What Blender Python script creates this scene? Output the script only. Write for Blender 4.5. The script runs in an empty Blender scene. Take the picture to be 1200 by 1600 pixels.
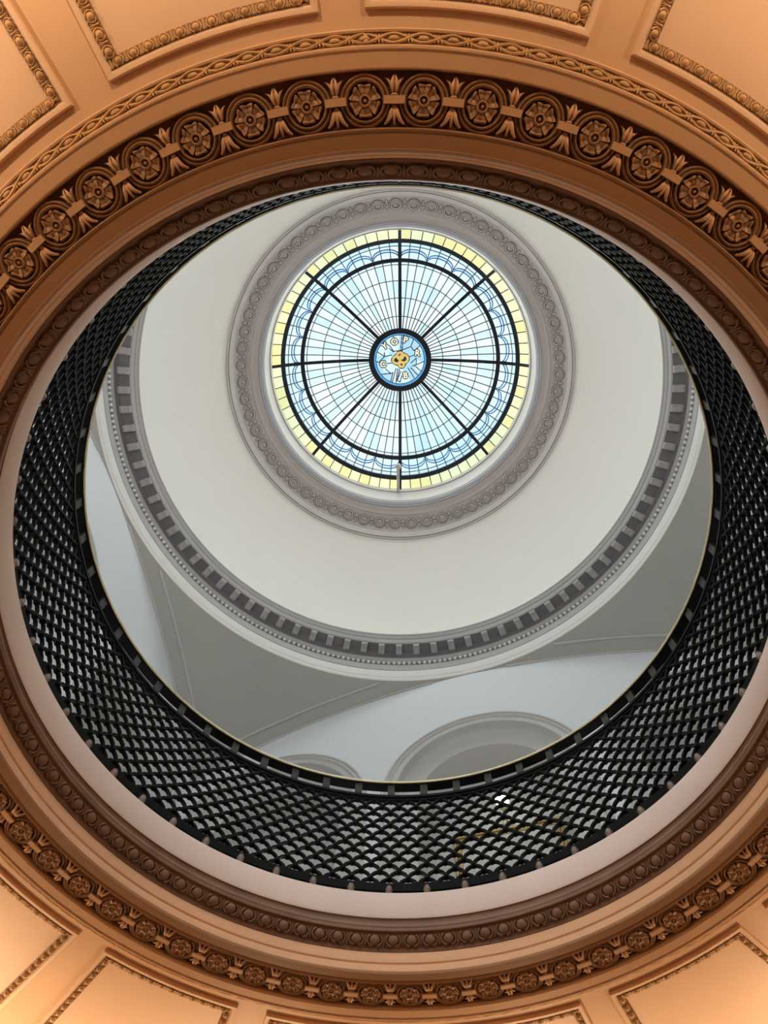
import bpy, math, random
import numpy as np
from mathutils import Matrix, Vector

random.seed(7)
C = bpy.context.scene.collection
scene = bpy.context.scene
PI = math.pi
S = 2.2                      # metres per building unit (radius of the balustrade)

# ------------------------------------------------------------------ camera
F_PX, TAU, PSI = 1200.0, 0.326045782, -0.0250957
CAM = (0.02562, 0.818251, 0.0)


def cam_axes():
    c, s = math.cos(TAU), math.sin(TAU)
    fw, up, rt = np.array([0, -s, c]), np.array([0, c, s]), np.array([1.0, 0, 0])
    c, s = math.cos(PSI), math.sin(PSI)
    return c * rt - s * fw, up, c * fw + s * rt


RT, UP, FW = cam_axes()


def flip(v):                 # building axes (X to the right when looking up) -> world
    return Vector((-v[0], v[1], v[2]))


def project(X, Y, Z):
    v = np.array([X - CAM[0], Y - CAM[1], Z - CAM[2]])
    z = v @ FW
    return 600 + F_PX * (v @ RT) / z, 800 - F_PX * (v @ UP) / z


cd = bpy.data.cameras.new('camera')
cam = bpy.data.objects.new('camera', cd)
C.objects.link(cam)
cd.sensor_fit = 'VERTICAL'
cd.sensor_height = 32.0
cd.lens = 32.0 * F_PX / 1600.0
cd.clip_start, cd.clip_end = 0.05, 500
R3 = Matrix((flip(RT), flip(UP), -flip(FW))).transposed()
cam.matrix_world = Matrix.Translation(flip(CAM) * S) @ R3.to_4x4()
scene.camera = cam

# ------------------------------------------------------------------ sky, sun, lamps, exposure
scene.view_settings.view_transform = 'Standard'
scene.view_settings.look = 'None'
scene.view_settings.exposure = 0.0
scene.view_settings.gamma = 1.0
scene.view_settings.use_curve_mapping = False
scene.cycles.max_bounces = 10
scene.cycles.diffuse_bounces = 6
scene.cycles.transparent_max_bounces = 8
scene.cycles.use_denoising = True
scene.cycles.sample_clamp_indirect = 6.0

SKY = 1.2
SUN = 17.5
WARM = 225.0
GLOW = 32.0
GALLERY_FILL = 6.0
world = bpy.data.worlds.new('sky')
scene.world = world
world.use_nodes = True
nt = world.node_tree
nt.nodes.clear()
wo = nt.nodes.new('ShaderNodeOutputWorld')
bg = nt.nodes.new('ShaderNodeBackground')
tc = nt.nodes.new('ShaderNodeTexCoord')
nz = nt.nodes.new('ShaderNodeTexNoise')
nz.inputs['Scale'].default_value = 5.0
rp = nt.nodes.new('ShaderNodeValToRGB')
rp.color_ramp.elements[0].color = (0.78, 0.92, 1.0, 1)
rp.color_ramp.elements[0].position = 0.4
rp.color_ramp.elements[1].color = (1.0, 1.0, 1.0, 1)
rp.color_ramp.elements[1].position = 0.62
nt.links.new(tc.outputs['Generated'], nz.inputs['Vector'])
nt.links.new(nz.outputs['Fac'], rp.inputs['Fac'])
nt.links.new(rp.outputs['Color'], bg.inputs['Color'])
bg.inputs['Strength'].default_value = SKY
nt.links.new(bg.outputs['Background'], wo.inputs['Surface'])

sun = bpy.data.lights.new('overcast_sun', 'SUN')
sun.energy = SUN
sun.angle = math.radians(150)
sun.color = (1.0, 0.925, 0.90)
so = bpy.data.objects.new('overcast_sun', sun)
C.objects.link(so)
so.location = (0, 0, 30)

UPLIGHTS = [(-135, .80), (-45, .74), (135, 1.1), (45, 0.95), (105, .9), (75, .85), (-105, .95), (-75, .95), (165, .9), (15, .8), (-165, .85), (-15, .8)]
for deg, pw in UPLIGHTS:                      # shaded uplights along the wall of the lower room, and their unshaded glow
    a = math.radians(deg)
    for kind_, energy in (('SPOT', WARM * 1.0 * pw), ('POINT', GLOW * pw)):
        l = bpy.data.lights.new('uplight', kind_)
        l.energy = energy
        l.color = (1.0, 0.69, 0.42)
        l.shadow_soft_size = 0.10
        o = bpy.data.objects.new('uplight', l)
        C.objects.link(o)
        o.location = flip((2.12 * math.cos(a), 2.12 * math.sin(a), 0.98)) * S
        if kind_ == 'SPOT':
            l.spot_size = math.radians(140)
            l.spot_blend = 0.55
            o.rotation_euler = (PI, 0, 0)


for k in range(8):                            # unseen fill lights added behind the railing to brighten the gallery walls
    a = math.radians(-75.27 + 22.5 + 45 * k)
    l = bpy.data.lights.new('gallery_fill', 'POINT')
    l.energy = GALLERY_FILL
    l.color = (1.0, 0.96, 0.92)
    l.shadow_soft_size = 0.25
    o = bpy.data.objects.new('gallery_fill', l)
    C.objects.link(o)
    o.location = flip((1.30 * math.cos(a), 1.30 * math.sin(a), 1.95)) * S


# ------------------------------------------------------------------ materials
def mat(name, col, rough=0.6, metal=0.0, var=0.06, scale=3.0, spec=0.3, bump=0.0):
    m = bpy.data.materials.new(name)
    m.use_nodes = True
    t = m.node_tree
    b = t.nodes['Principled BSDF']
    b.inputs['Roughness'].default_value = rough
    b.inputs['Metallic'].default_value = metal
    b.inputs['Specular IOR Level'].default_value = spec
    tx = t.nodes.new('ShaderNodeTexCoord')
    n = t.nodes.new('ShaderNodeTexNoise')
    n.inputs['Scale'].default_value = scale
    n.inputs['Detail'].default_value = 4
    r = t.nodes.new('ShaderNodeValToRGB')
    lo = [max(0, c * (1 - var)) for c in col]
    hi = [min(1, c * (1 + var)) for c in col]
    r.color_ramp.elements[0].color = (*lo, 1)
    r.color_ramp.elements[1].color = (*hi, 1)
    r.color_ramp.elements[0].position = 0.3
    r.color_ramp.elements[1].position = 0.7
    t.links.new(tx.outputs['Object'], n.inputs['Vector'])
    t.links.new(n.outputs['Fac'], r.inputs['Fac'])
    t.links.new(r.outputs['Color'], b.inputs['Base Color'])
    if bump:
        bp = t.nodes.new('ShaderNodeBump')
        bp.inputs['Strength'].default_value = bump
        bp.inputs['Distance'].default_value = 0.004
        n2 = t.nodes.new('ShaderNodeTexNoise')
        n2.inputs['Scale'].default_value = 60
        t.links.new(tx.outputs['Object'], n2.inputs['Vector'])
        t.links.new(n2.outputs['Fac'], bp.inputs['Height'])
        t.links.new(bp.outputs['Normal'], b.inputs['Normal'])
    return m


def glass(name, col):
    """stained glass: lets the sky through, tinted, with a little diffusing"""
    m = bpy.data.materials.new(name)
    m.use_nodes = True
    t = m.node_tree
    t.nodes.clear()
    out = t.nodes.new('ShaderNodeOutputMaterial')
    tr = t.nodes.new('ShaderNodeBsdfTransparent')
    gl = t.nodes.new('ShaderNodeBsdfGlossy')
    gl.inputs['Roughness'].default_value = 0.15
    mx = t.nodes.new('ShaderNodeMixShader')
    mx.inputs['Fac'].default_value = 0.03
    tx = t.nodes.new('ShaderNodeTexCoord')
    n = t.nodes.new('ShaderNodeTexNoise')
    n.inputs['Scale'].default_value = 9
    n.inputs['Detail'].default_value = 3
    r = t.nodes.new('ShaderNodeValToRGB')
    r.color_ramp.elements[0].color = (*[c * 0.93 for c in col], 1)
    r.color_ramp.elements[1].color = (*[min(1, c * 1.06) for c in col], 1)
    t.links.new(tx.outputs['Object'], n.inputs['Vector'])
    t.links.new(n.outputs['Fac'], r.inputs['Fac'])
    t.links.new(r.outputs['Color'], tr.inputs['Color'])
    t.links.new(tr.outputs[0], mx.inputs[1])
    t.links.new(gl.outputs[0], mx.inputs[2])
    t.links.new(mx.outputs[0], out.inputs['Surface'])
    return m


M = {}
M['peach'] = mat('peach_plaster', (0.72, 0.50, 0.33), 0.55, scale=1.2)
M['rib'] = mat('golden_peach_plaster', (0.66, 0.43, 0.255), 0.55, scale=1.2)
M['ochre'] = mat('ochre_plaster', (0.60, 0.38, 0.22), 0.55, scale=1.2)
M['brown'] = mat('brown_plaster', (0.33, 0.19, 0.10), 0.5, scale=1.5)
M['umber'] = mat('umber_plaster', (0.12, 0.055, 0.028), 0.6, var=.2, scale=8)  # dark tone of the recessed frieze ground
M['glazed'] = mat('glazed_brown_plaster', (0.28, 0.155, 0.075), 0.42, var=.25, scale=14, spec=.5)
M['bronze'] = mat('pale_brown_plaster', (0.42, 0.25, 0.135), 0.42, var=.2, scale=14, spec=.5)
M['bud'] = mat('tan_leaf_plaster', (0.60, 0.38, 0.22), 0.42, var=.15, scale=14, spec=.5)
M['eggbrown'] = mat('unlit_brown_plaster', (0.16, 0.09, 0.055), 0.5, var=.15, scale=6)  # brown darkened to stand for the unlit inside of the opening
M['moulground'] = mat('shaded_ochre_plaster', (0.27, 0.145, 0.065), 0.5, var=.15, scale=10)  # ochre darkened for the shade between carved eggs and ribbons
M['guil'] = mat('gold_ochre_plaster', (0.58, 0.36, 0.17), 0.45, var=.15, scale=10, spec=.5)
M['slab'] = mat('beige_stone', (0.62, 0.55, 0.505), 0.55, scale=1.5)
M['white'] = mat('white_plaster', (0.80, 0.795, 0.77), 0.65, var=.015, scale=.6)
M['cream'] = mat('cream_dome_plaster', (0.82, 0.80, 0.76), 0.65, var=.02, scale=.5)
M['grey'] = mat('grey_trim_plaster', (0.54, 0.53, 0.52), 0.55, var=.03, scale=2)
M['mauve'] = mat('mauve_grey_plaster', (0.50, 0.455, 0.435), 0.55, var=.03, scale=2)
M['mauvedark'] = mat('dark_mauve_plaster', (0.14, 0.12, 0.11), 0.55, var=.05, scale=6)
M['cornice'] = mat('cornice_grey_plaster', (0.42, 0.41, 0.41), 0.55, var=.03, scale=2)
M['drum'] = mat('drum_grey_plaster', (0.34, 0.33, 0.34), 0.55, var=.03, scale=2)
M['niche'] = mat('niche_grey_plaster', (0.56, 0.56, 0.55), 0.6, var=.02, scale=1)
M['footm'] = mat('worn_foot_metal', (0.17, 0.14, 0.12), 0.4, var=.2, scale=20)
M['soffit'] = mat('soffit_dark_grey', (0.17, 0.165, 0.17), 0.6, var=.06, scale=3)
M['olive'] = mat('olive_grey_plaster', (0.42, 0.42, 0.39), 0.65, var=.02, scale=.8)
M['lunette'] = mat('pale_blue_plaster', (0.73, 0.765, 0.80), 0.65, var=.012, scale=.5)
M['iron'] = mat('black_iron', (0.002, 0.002, 0.0022), 0.5, metal=0.0, var=.1, spec=.06)
M['ironworn'] = mat('worn_dark_iron', (0.014, 0.014, 0.013), 0.4, var=.3, scale=20)
M['brass'] = mat('worn_brass', (0.66, 0.63, 0.42), 0.35, metal=0.4, var=.1)
M['gilt'] = mat('gilded_wood', (0.46, 0.34, 0.13), 0.4, metal=0.5, var=.2, scale=20)
M['giltdark'] = mat('dark_gilded_wood', (0.16, 0.08, 0.04), 0.5, var=.2, scale=20)
M['canvas'] = mat('grey_canvas', (0.55, 0.55, 0.54), 0.7, var=.15, scale=4)
M['floor'] = mat('gallery_stone', (0.74, 0.73, 0.71), 0.5, scale=1)
M['lowfloor'] = mat('dark_marble', (0.13, 0.10, 0.08), 0.4, scale=2)
M['lowwall'] = mat('brown_wall_plaster', (0.26, 0.18, 0.12), 0.6, scale=2)
M['bar'] = mat('dark_steel', (0.010, 0.014, 0.024), 0.4, spec=.3)
M['came'] = mat('lead_came', (0.05, 0.08, 0.10), 0.5)
M['bluecame'] = mat('blue_scallop_came', (0.05, 0.22, 0.50), 0.5)
M['grout'] = mat('dark_joint', (0.16, 0.10, 0.06), 0.8)
M['g_white'] = glass('clear_glass', (0.82, 0.92, 0.95))
M['g_blue'] = glass('pale_blue_glass', (0.66, 0.85, 0.93))
M['g_aqua'] = glass('pale_aqua_glass', (0.74, 0.90, 0.93))
M['g_deep'] = glass('sky_blue_glass', (0.10, 0.36, 0.70))
M['g_yellow'] = glass('yellow_glass', (0.94, 0.85, 0.40))
M['g_lemon'] = glass('lemon_glass', (0.95, 0.90, 0.55))
M['g_med'] = glass('medallion_glass', (0.42, 0.68, 0.86))
M['letter'] = glass('cream_glass', (0.92, 0.88, 0.62))
M['gold_glass'] = glass('amber_glass', (0.70, 0.50, 0.16))
em = bpy.data.materials.new('lamp_glass')
em.use_nodes = True
em.node_tree.nodes['Principled BSDF'].inputs['Emission Color'].default_value = (1, .95, .85, 1)
em.node_tree.nodes['Principled BSDF'].inputs['Emission Strength'].default_value = 6
M['lamp'] = em


# ------------------------------------------------------------------ mesh helpers
def pt(r, deg, z):
    a = math.radians(deg)
    return (-r * math.cos(a) * S, r * math.sin(a) * S, z * S)


class MB:
    """collects geometry for ONE mesh object"""

    def __init__(self):
        self.v, self.f, self.m, self.mats = [], [], [], []

    def slot(self, m):
        if m not in self.mats:
            self.mats.append(m)
        return self.mats.index(m)

    def add(self, vs, fs, m=None):
        o = len(self.v)
        self.v += [tuple(map(float, p)) for p in vs]
        self.f += [tuple(i + o for i in f) for f in fs]
        k = self.slot(m) if m else 0
        self.m += [k] * len(fs)

    def grid(self, rows, closed_u=False, closed_v=False, m=None):
        n, k = len(rows), len(rows[0])
        vs = [p for r in rows for p in r]
        fs = []
        for i in range(n if closed_u else n - 1):
            for j in range(k if closed_v else k - 1):
                fs.append((i * k + j, i * k + (j + 1) % k, (i + 1) % n * k + (j + 1) % k, (i + 1) % n * k + j))
        self.add(vs, fs, m)

    def revolve(self, prof, n=360, a0=0, a1=360, m=None, closed_prof=False):
        full = abs(a1 - a0 - 360) < 1e-6
        an = np.linspace(a0, a1, n, endpoint=not full)
        self.grid([[pt(r, a, z) for r, z in prof] for a in an], full, closed_prof, m)

    def tube(self, path, rad, seg=8, closed=False, m=None, caps=True):
        P = np.array(path, float)
        n = len(P)
        rad = rad if hasattr(rad, '__len__') else [rad] * n
        rows = []
        ref = None
        for i in range(n):
            t = (P[(i + 1) % n] - P[i - 1]) if closed else P[min(i + 1, n - 1)] - P[max(i - 1, 0)]
            t = t / (np.linalg.norm(t) + 1e-12)
            if ref is None:
                ref = np.array([0, 0, 1.0]) if abs(t[2]) < .9 else np.array([1.0, 0, 0])
            a = np.cross(t, ref)
            a /= np.linalg.norm(a)
            b = np.cross(t, a)
            ref = -b if False else np.cross(a, t)
            rows.append([P[i] + rad[i] * (math.cos(q) * a + math.sin(q) * b) for q in np.linspace(0, 2 * PI, seg, endpoint=False)])
        self.grid(rows, closed, True, m)
        if not closed and caps:
            for r in (rows[0], rows[-1]):
                self.add(r, [tuple(range(seg))], m)

    def box(self, c, ax, ay, az, m=None):
        """box from centre and three half-axis vectors"""
        c, ax, ay, az = (np.array(q, float) for q in (c, ax, ay, az))
        vs = [c + i * ax + j * ay + k * az for k in (-1, 1) for j in (-1, 1) for i in (-1, 1)]
        self.add(vs, [(0, 2, 3, 1), (4, 5, 7, 6), (0, 1, 5, 4), (2, 6, 7, 3), (0, 4, 6, 2), (1, 3, 7, 5)], m)

    def blob(self, c, ax, ay, az, nu=10, nv=6, half=False, m=None):
        """ellipsoid, or the half of it on the +az side"""
        c, ax, ay, az = (np.array(q, float) for q in (c, ax, ay, az))
        rows = []
        for p in np.linspace(0 if half else -PI / 2, PI / 2, nv):
            rows.append([c + math.cos(p) * (math.cos(t) * ax + math.sin(t) * ay) + math.sin(p) * az for t in np.linspace(0, 2 * PI, nu, endpoint=False)])
        self.grid(rows, False, True, m)

    def build(self, name, m=None, parent=None, smooth=True, matrix=None, link=True):
        me = bpy.data.meshes.new(name)
        me.from_pydata(self.v, [], self.f)
        ms = self.mats if self.mats else [m]
        if m and m not in ms:
            ms = ms + [m]
        for q in ms:
            me.materials.append(M[q])
        if len(ms) > 1:
            me.polygons.foreach_set('material_index', self.m)
        me.validate()
        me.update()
        if smooth:
            me.polygons.foreach_set('use_smooth', [True] * len(me.polygons))
            try:
                me.set_sharp_from_angle(angle=math.radians(38))
            except Exception:
                pass
        o = bpy.data.objects.new(name, me)
        C.objects.link(o)
        if matrix is not None:
            o.matrix_world = matrix
        if parent is not None:
            o.parent = parent
        return o


def tag(o, label=None, cat=None, group=None, kind=None):
    if label:
        o['label'] = label
    if cat:
        o['category'] = cat
    if group:
        o['group'] = group
    if kind:
        o['kind'] = kind
    return o


def structure(o, label, cat):
    return tag(o, label, cat, kind='structure')


def empty(name, matrix):
    o = bpy.data.objects.new(name, None)
    o.empty_display_size = 0.1
    C.objects.link(o)
    o.matrix_world = matrix
    return o


def copy_tree(o, parent=None, matrix=None):
    c = o.copy()
    C.objects.link(c)
    for k in list(c.keys()):
        if k in ('label', 'group') and parent is None:
            del c[k]
    if matrix is not None:
        c.matrix_world = matrix
    if parent is not None:
        c.parent = parent
    for ch in list(o.children):
        copy_tree(ch, c)
    return c


def frame_at(r, deg, z, down=True):
    """matrix: x tangential, y radially outward, z down (towards the viewer) or up"""
    a = math.radians(deg)
    er = Vector((-math.cos(a), math.sin(a), 0))
    ez = Vector((0, 0, -1 if down else 1))
    ex = er.cross(ez)
    return Matrix.Translation(Vector(pt(r, deg, z))) @ Matrix((ex, er, ez)).transposed().to_4x4()


ORD = ['zeroth', 'first', 'second', 'third', 'fourth', 'fifth', 'sixth', 'seventh', 'eighth', 'ninth', 'tenth', 'eleventh', 'twelfth', 'thirteenth',
       'fourteenth', 'fifteenth', 'sixteenth', 'seventeenth', 'eighteenth', 'nineteenth', 'twentieth']


def ordinal(n):
    if n <= 20:
        return ORD[n]
    return {2: 'twenty', 3: 'thirty', 4: 'forty'}[n // 10] + '-' + ORD[n % 10]


# ------------------------------------------------------------------ LOWER ROOM: floor, wall, ceiling
ZC = 1.562
b = MB()
b.revolve([(0.0, -0.75), (2.4, -0.75)], 96)
structure(b.build('floor', 'lowfloor'), 'dark marble floor of the lower rotunda under the opening', 'floor')
b = MB()
b.revolve([(2.4, -0.75), (2.4, ZC)], 128)
structure(b.build('wall_rotunda', 'lowwall'), 'brown plaster wall around the lower rotunda', 'wall')
b = MB()
b.revolve([(2.4, ZC), (1.193, ZC)], 384)
structure(b.build('ceiling', 'rib'), 'peach plaster ceiling around the round opening', 'ceiling')


# --- ceiling panels
def sector_loop(r0, r1, ac, ha, t, z, na=60, nr=40):
    """closed loop of a ring sector inset by t"""
    ri, ro = r0 + t, r1 - t

    def aa(r, s):
        return ac + s * (ha - math.degrees(math.asin(t / r)))
    L = []
    for q in np.linspace(aa(ri, -1), aa(ri, 1), na)[:-1]:
        L.append((ri, q, z))
    for r in np.linspace(ri, ro, nr)[:-1]:
        L.append((r, aa(r, 1), z))
    for q in np.linspace(aa(ro, 1), aa(ro, -1), na)[:-1]:
        L.append((ro, q, z))
    for r in np.linspace(ro, ri, nr)[:-1]:
        L.append((r, aa(r, -1), z))
    return L


PANEL_R0, PANEL_R1, PANEL_HA = 1.224, 2.1, 11.25 - 1.9


def egg_unit(b, p, ta, tb, tn, w, h, d, m=None):
    """one egg with its shell, and the dart beside it; ta along, tb across, tn outward"""
    b.blob(p + tn * d * .1, ta * w * .26, tb * h * .40, tn * d, 8, 4, True, m)
    for s in (-1, 1):
        pth = [p + ta * s * w * .34 * math.sin(q) + tb * h * .48 * math.cos(q) + tn * d * .45 for q in np.linspace(.35, PI - .35, 5)]
        b.tube(pth, w * .05, 4, m=m, caps=False)
    pd = p + ta * w * .5
    b.tube([pd + tb * h * .42 + tn * d * .4, pd - tb * h * .45 + tn * d * .3], [w * .09, w * .03], 4, m=m)
    for s in (-1, 1):
        b.tube([pd + ta * s * w * .03 + tb * h * .0 + tn * d * .3, pd + ta * s * w * .12 - tb * h * .42 + tn * d * .3], w * .035, 4, m=m, caps=False)


def ceiling_panel(ac, label):
    root = empty('ceiling_panel', frame_at(1.4, ac, ZC))
    inv = root.matrix_world.inverted()

    def place(b):
        b.v = [tuple(inv @ Vector(p)) for p in b.v]
    b = MB()
    prof = [(0, 1.562), (0, 1.5550), (.0015, 1.5530), (.0095, 1.5530), (.011, 1.5538), (.0125, 1.5560), (.014, 1.5565)]
    b.grid([[pt(*q) for q in sector_loop(PANEL_R0, PANEL_R1, ac, PANEL_HA, t, z)] for t, z in prof], False, True)
    place(b)
    b.build('frame', 'peach', root)
    b = MB()
    prof = [(.014, 1.5565), (.0165, 1.5570), (.029, 1.5605), (.031, 1.5611), (.034, 1.5612)]
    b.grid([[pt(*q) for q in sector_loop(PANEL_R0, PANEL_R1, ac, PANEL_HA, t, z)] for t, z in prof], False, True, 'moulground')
    # eggs and darts along the sloping band
    L = np.array([pt(*q) for q in sector_loop(PANEL_R0, PANEL_R1, ac, PANEL_HA, .0225, 1.5584, 120, 90)])
    L2 = np.array([pt(*q) for q in sector_loop(PANEL_R0, PANEL_R1, ac, PANEL_HA, .0245, 1.5590, 120, 90)])
    nxt = np.roll(L, -1, 0)
    ln = np.linalg.norm(nxt - L, axis=1)
    cum = np.concatenate([[0], np.cumsum(ln)])
    pitch = .0305 * S
    n = int(cum[-1] / pitch)
    for k in range(n):
        s = (k + .5) * cum[-1] / n
        i = int(np.searchsorted(cum, s)) - 1
        f = (s - cum[i]) / ln[i]
        p = L[i] + f * (nxt[i] - L[i])
        ta = (nxt[i] - L[i]) / ln[i]
        tb = L2[i] - L[i]
        tb = tb - ta * (tb @ ta)
        tb /= np.linalg.norm(tb)
        tn = np.cross(ta, tb)
        if tn[2] > 0:
            tn = -tn
        pr = -math.degrees(math.atan2(p[1], p[0])) + 180
        rr = math.hypot(p[0], p[1]) / S
        if rr < 1.75:
            egg_unit(b, p, ta, tb, tn, pitch, .0190 * S, .0085 * S, 'guil')
    place(b)
    b.build('egg_moulding', None, root)
    b = MB()
    loop = [pt(*q) for q in sector_loop(PANEL_R0, PANEL_R1, ac, PANEL_HA, .033, 1.5612)]
    half = 59
    b.grid([[pt(r, q, 1.5612) for q in np.linspace(ac - PANEL_HA + math.degrees(.033 / r), ac + PANEL_HA - math.degrees(.033 / r), 24)]
            for r in np.linspace(PANEL_R0 + .033, PANEL_R1 - .033, 12)])
    place(b)
    b.build('panel', 'peach', root)
    tag(root, label, 'ceiling panel', 'peach ceiling panels around the opening')
    return root


RIB0 = 93.85
for k, lab in [(1.5, 'peach ceiling panel filling the top left corner'),
               (0.5, 'framed peach ceiling panel above the rosette frieze, second panel in from the top left corner'),
               (-0.5, 'framed peach ceiling panel at the middle of the top edge, straight above the skylight'),
               (-1.5, 'peach ceiling panel filling the top right corner'),
               (-2.5, 'sliver of peach ceiling panel at the right edge below the top right corner panel'),
               (2.5, 'sliver of peach ceiling panel at the left edge below the top left corner panel'),
               (5.5, 'peach ceiling panel at the left edge above the bottom left corner rib'),
               (6.5, 'large bright peach ceiling panel right of the rib in the bottom left corner'),
               (7.5, 'peach ceiling panel just under the frieze at the middle of the bottom edge, left one'),
               (8.5, 'peach ceiling panel just under the frieze at the middle of the bottom edge, right one'),
               (9.5, 'large bright peach ceiling panel left of the rib in the bottom right corner'),
               (10.5, 'peach ceiling panel at the right edge beyond the bottom right corner rib')]:
    ceiling_panel(RIB0 + 22.5 * k, lab)

# ------------------------------------------------------------------ ring mouldings of the opening
# outer guilloche moulding
b = MB()
b.revolve([(1.194, 1.562), (1.194, 1.557), (1.1915, 1.5545), (1.188, 1.5555), (1.1865, 1.559)], 480, m='rib')
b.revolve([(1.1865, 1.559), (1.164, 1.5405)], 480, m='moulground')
b.revolve([(1.164, 1.5405), (1.1635, 1.5355), (1.161, 1.5335), (1.1575, 1.5335), (1.156, 1.536)], 480, m='rib')
t1 = structure(b.build('trim_1'), 'outermost ochre moulding ring carved with ovals and twisted ribbons', 'moulding')
b = MB()
NG = 141
n_er = (math.sin(math.radians(40)))
for s in (-1, 1):
    path = []
    for i in range(NG * 10):
        a = i * 360 / (NG * 10) + 92.1
        w = math.cos(math.radians((a - 92.1) * NG / 2)) * s
        rr = 1.1755 + .0085 * w
        path.append(pt(rr, a, 1.5485 + (rr - 1.1755) * .82 - .0025 - .0015 * s * math.sin(math.radians((a - 92.1) * NG / 2))))
    b.tube(path, .0026 * S, 5, closed=True)
for k in range(NG):
    a = 92.1 + (k) * 360 / NG
    c = np.array(pt(1.1755, a, 1.5455))
    u = np.array(pt(1.1755, a + .01, 1.5455)) - c
    u /= np.linalg.norm(u)
    v = np.array(pt(1.19, a, 1.5455 + .0145 * .82)) - c
    v /= np.linalg.norm(v)
    nn = np.cross(u, v)
    if nn[2] > 0:
        nn = -nn
    b.blob(c, u * .0100 * S, v * .0052 * S, nn * .004 * S, 8, 4, True)
    a2 = a + 180 / NG
    c = np.array(pt(1.1755, a2, 1.546))
    for sg in (-1, 1):
        b.tube([c + v * .010 * S * sg, c + v * .002 * S * sg + u * .001 * S], [.0008 * S, .0030 * S], 5)
        b.tube([c + v * .010 * S * sg + u * .007 * S, c + u * .003 * S], [.001 * S, .002 * S], 4)
        b.tube([c + v * .010 * S * sg - u * .007 * S, c - u * .003 * S], [.001 * S, .002 * S], 4)
b.build('guilloche', 'guil', t1)

# flat fascia between guilloche and frieze
b = MB()
b.revolve([(1.157, 1.545), (1.1565, 1.5365), (1.1285, 1.5375), (1.1275, 1.5385), (1.1265, 1.556)], 480)
structure(b.build('trim_2', 'ochre'), 'plain ochre fascia ring between twisted moulding and rosette frieze', 'moulding')

# frieze ground, inner bead and brown band
b = MB()
b.revolve([(1.128, 1.555), (1.124, 1.554), (1.034, 1.554), (1.0325, 1.5535), (1.0315, 1.542)], 480)
t3 = structure(b.build('trim_3', 'umber'), 'dark umber recessed frieze ring behind the carved rosettes', 'frieze')
b = MB()
b.revolve([(1.032, 1.545), (1.0325, 1.539), (1.0315, 1.5365), (1.0295, 1.5355), (1.0275, 1.5365), (1.0265, 1.5385), (1.026, 1.5395), (0.9985, 1.5395),
           (0.998, 1.537), (0.9965, 1.535), (0.9945, 1.535), (0.993, 1.537), (0.9925, 1.5395), (0.9915, 1.543)], 480)
structure(b.build('trim_4', 'brown'), 'plain brown band inside the rosette frieze, edged by thin beads', 'moulding')
b = MB()
b.revolve([(0.9915, 1.542), (0.9905, 1.558), (0.9915, 1.5595), (0.9925, 1.562), (0.991, 1.5645), (0.989, 1.5655), (0.988, 1.568), (0.988, 1.597), (0.990, 1.600)], 480)
structure(b.build('trim_5', 'ochre'), 'upright tan ring face with a fine groove above the brown band', 'moulding')

# egg and dart moulding
b = MB()
b.revolve([(0.990, 1.599), (0.9895, 1.596), (0.9860, 1.5965), (0.9845, 1.600), (0.982, 1.606), (0.976, 1.615), (0.967, 1.6285), (0.9635, 1.632), (0.962, 1.6335), (0.9545, 1.6345), (0.953, 1.637), (0.953, 1.644), (0.958, 1.647)], 480)
egg_ring = tag(b.build('egg_and_dart_ring', 'eggbrown'), 'dark brown egg and dart moulding ring around the opening below the iron railing', 'moulding', kind='structure')


def ovolo(a, f):
    r = .9795 + (.9655 - .9795) * f
    z = 1.6085 + (1.6305 - 1.6085) * f
    return np.array(pt(r, a, z))


NE = 120
EGG0 = -90.12


def make_egg(a):
    b = MB()
    p = ovolo(a, .5)
    ta = ovolo(a + .05, .5) - p
    ta /= np.linalg.norm(ta)
    tb = ovolo(a, 1) - ovolo(a, 0)
    tb /= np.linalg.norm(tb)
    tn = np.cross(ta, tb)
    if tn[2] > 0:
        tn = -tn
    w = 2 * PI * .972 / NE * S
    h = .0262 * S
    b.blob(p + tn * .0010 * S, ta * w * .32, tb * h * .56, tn * .0080 * S, 14, 7, True)
    for s in (-1, 1):
        b.tube([p + ta * s * w * .40 * math.sin(q) - tb * h * .60 * math.cos(q) + tn * .0055 * S for q in np.linspace(.3, PI - .6, 8)], w * .055, 5)
    return b, p, ta, tb, tn, w, h


def egg_matrix(a):
    return frame_at(.9725, a, 1.6195)


b, *_ = make_egg(EGG0)
inv = egg_matrix(EGG0).inverted()
b.v = [tuple(inv @ Vector(q)) for q in b.v]
egg = b.build('egg', 'eggbrown', egg_ring, matrix=egg_matrix(EGG0))
b, p, ta, tb, tn, w, h = make_egg(EGG0)
d = MB()
c = ovolo(EGG0 + 180 / NE, .5)
d.tube([c - tb * h * .5 + tn * .006 * S, c + tb * h * .5 + tn * .005 * S], [w * .035, w * .07], 6)
for s in (-1, 1):
    d.tube([c + ta * s * w * .04 - tb * h * .1 + tn * .003 * S, c + ta * s * w * .15 + tb * h * .5 + tn * .005 * S], [w * .03, w * .05], 5)
d.v = [tuple(inv @ Vector(q)) for q in d.v]
rest_e = MB()
rest_d = MB()
order = []
for k in range(NE):
    a = EGG0 + k * 360 / NE
    ar = math.radians(a)
    x, y = project(.9725 * math.cos(ar), .9725 * math.sin(ar), 1.62)
    order.append((max(abs(x - 600) / 600, abs(y - 800) / 800), k))
order.sort()
keep = {k for _, k in order[:100]}
dart = d.build('dart', 'eggbrown', egg_ring, matrix=egg_matrix(EGG0))
me_e, me_d = egg.data, dart.data
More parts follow.
